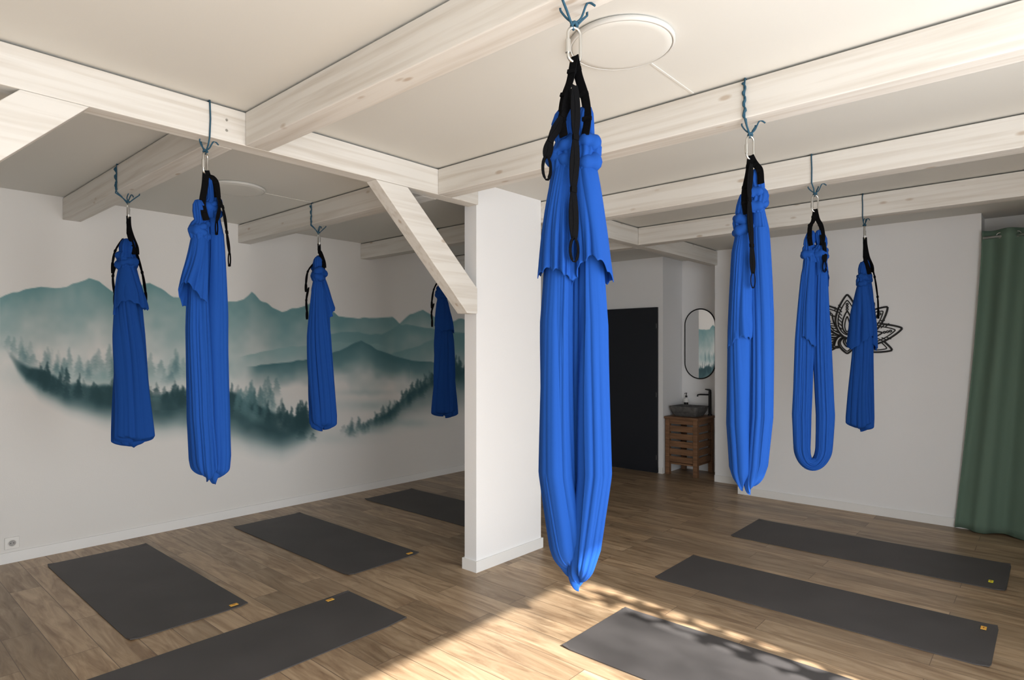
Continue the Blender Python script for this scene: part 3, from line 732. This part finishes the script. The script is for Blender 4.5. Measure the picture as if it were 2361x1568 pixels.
petal(118,.0,.385,.11,lines=3,curve=8); petal(62,.0,.385,.11,lines=3,curve=-8)
petal(-42,.0,.17,.06,lines=1); petal(222,.0,.17,.06,lines=1)
petal(30,.03,.43,.11,lines=3,curve=8); petal(150,.03,.42,.11,lines=3,curve=-8)
petal(0,.03,.46,.11,lines=3,curve=8); petal(180,.03,.43,.11,lines=3,curve=-8)
petal(-20,.05,.40,.09,lines=2,curve=0); petal(200,.05,.38,.09,lines=2,curve=0)
g.obj('lotus_wall_art',M_blkm,loc=(XL,ly,lz),label='black openwork metal lotus flower on the white wall',category='wall art')

# ------------------------------------------------------------------ curtain
cxx=XL-.075
e=empty('curtain',(cxx,0,.01),label='floor-length pleated sage green grommet curtain',category='curtain')
nw=6; NP,NZ=nw*28,40; vs=[]; ztop=2.552
for j in range(NZ+1):
    q=j/NZ; z=ztop+(0.0-ztop)*q
    ys=(.295+.125*q**1.3)*H; ye=-.93
    for i in range(NP+1):
        p=i/NP; ph=2*math.pi*nw*p
        am=min(.046*(1-.1*q)+.008*math.sin(p*17+q*3),.050)
        y=ys+(ye-ys)*(p+.012*math.sin(ph*.5+q*2)*math.sin(math.pi*p))
        vs.append((am*math.sin(ph+.6*math.sin(q*2+p*5)*q)+.004*q*math.sin(3*ph+p*9),y,z+(.004*math.sin(ph) if j==NZ else 0)))
W=NP+1; fs=[(j*W+i,j*W+i+1,(j+1)*W+i+1,(j+1)*W+i) for j in range(NZ) for i in range(NP)]
o=Geo().add(vs,fs).obj('curtain_cloth',M_green,parent=e,smooth=True); m=o.modifiers.new('t','SOLIDIFY'); m.thickness=.003
for k in range(nw*2-1):
    p=(k+.5)/(nw*2)+.25/nw
    y=.295*H+(-.93-.295*H)*p
    Geo().tube([(0, y+.022*math.cos(t), 2.50+.022*math.sin(t)) for t in [2*math.pi*i/20 for i in range(20)]],.003,6,closed=True).obj('grommet',M_steel,parent=e,smooth=True)
Geo().tube([(0,.455,2.49),(0,-.985,2.49)],.0125,14).obj('rod',M_steel,parent=e,smooth=True,label='brushed metal curtain rod')

# unseen lace panel, added in the window opening to dapple the sunlight on the floor
lx0,lx1=1.5*H,WX1-.03
g=Geo(); n=120; vs=[]
for j,z in enumerate((WH-.05,.03)):
    for i in range(n+1):
        x=lx0+(lx1-lx0)*i/n; vs.append((x,Y0-.02+.006*math.sin(i*.9),z))
g.add(vs,[(i,i+1,n+2+i,n+1+i) for i in range(n)])
ml_=bpy.data.materials.new('dapple_voile'); ml_.use_nodes=True; nt=ml_.node_tree; L=nt.links
b=nt.nodes['Principled BSDF']; b.inputs['Base Color'].default_value=(.8,.79,.76,1); b.inputs['Roughness'].default_value=.9
out=nt.nodes['Material Output']; tr=nt.nodes.new('ShaderNodeBsdfTransparent'); tl=nt.nodes.new('ShaderNodeBsdfTranslucent'); tl.inputs[0].default_value=(.75,.74,.72,1)
mxa=nt.nodes.new('ShaderNodeMixShader'); mxa.inputs[0].default_value=.6; L.new(b.outputs[0],mxa.inputs[1]); L.new(tl.outputs[0],mxa.inputs[2])
ge=nt.nodes.new('ShaderNodeNewGeometry'); 
no=nt.nodes.new('ShaderNodeTexNoise'); no.inputs['Scale'].default_value=3.0; no.inputs['Detail'].default_value=3; L.new(ge.outputs['Position'],no.inputs['Vector'])
rp=nt.nodes.new('ShaderNodeValToRGB'); rp.color_ramp.elements[0].position=.38; rp.color_ramp.elements[0].color=(.40,.40,.40,1); rp.color_ramp.elements[1].position=.62; rp.color_ramp.elements[1].color=(.85,.85,.85,1)
L.new(no.outputs['Fac'],rp.inputs['Fac'])
sp=nt.nodes.new('ShaderNodeSeparateXYZ'); L.new(ge.outputs['Position'],sp.inputs[0])
def mth(op,a,b_=None,c=None):
    m=nt.nodes.new('ShaderNodeMath'); m.operation=op
    for i,v in enumerate((a,b_,c)):
        if v is None: continue
        if isinstance(v,(int,float)): m.inputs[i].default_value=v
        else: L.new(v,m.inputs[i])
    return m.outputs[0]
# irregular border openings, shaped to break the sunlight into spots
vo=nt.nodes.new('ShaderNodeTexVoronoi'); vo.inputs['Scale'].default_value=8.5; vo.inputs['Randomness'].default_value=.65; L.new(ge.outputs['Position'],vo.inputs['Vector'])
loz=mth('LESS_THAN',vo.outputs['Distance'],.40)
bord=mth('GREATER_THAN',sp.outputs['X'],lx1-.26)
fac=nt.nodes.new('ShaderNodeMix'); L.new(bord,fac.inputs[0]); L.new(rp.outputs['Color'],fac.inputs[2]); L.new(loz,fac.inputs[3])
mx=nt.nodes.new('ShaderNodeMixShader'); L.new(fac.outputs[0],mx.inputs[0]); L.new(mxa.outputs[0],mx.inputs[1]); L.new(tr.outputs[0],mx.inputs[2]); L.new(mx.outputs[0],out.inputs[0])
recenter(g.obj('dapple_lace',ml_,smooth=True,label='unseen sheer lace sheet added to dapple the sunlight',category='curtain'))

# ------------------------------------------------------------------ light + camera
w=bpy.data.worlds.new('World'); scene.world=w; w.use_nodes=True
nt=w.node_tree; bg=nt.nodes['Background']; bg.inputs[0].default_value=(.94,.97,1,1); bg.inputs[1].default_value=6.6
sd=bpy.data.lights.new('sun','SUN'); sd.energy=18; sd.angle=math.radians(.8); sd.color=(1,.96,.90)
so=bpy.data.objects.new('sun',sd); COL.objects.link(so); so.location=(0,-6,6)
so.rotation_euler=Vector((.09,1,-.68)).to_track_quat('-Z','Y').to_euler()
pd=bpy.data.lights.new('window_portal','AREA'); pd.shape='RECTANGLE'; pd.size=WX1-WX0; pd.size_y=WH; pd.cycles.is_portal=True
po=bpy.data.objects.new('window_portal',pd); COL.objects.link(po); po.location=((WX0+WX1)/2,Y0-.13,WH/2); po.rotation_euler=Vector((0,1,0)).to_track_quat('-Z','Z').to_euler()

cd=bpy.data.cameras.new('camera'); cam=bpy.data.objects.new('camera',cd); COL.objects.link(cam)
cam.location=(0,0,H); yaw=math.degrees(math.atan2(.661,.75))
cam.rotation_euler=(math.radians(90),0,math.radians(yaw-90))
cd.sensor_width=36; cd.sensor_fit='HORIZONTAL'; cd.lens=1419/2361*36; cd.shift_y=24/2361; cd.clip_start=.02
scene.camera=cam
scene.view_settings.view_transform='Standard'
scene.view_settings.look='None'
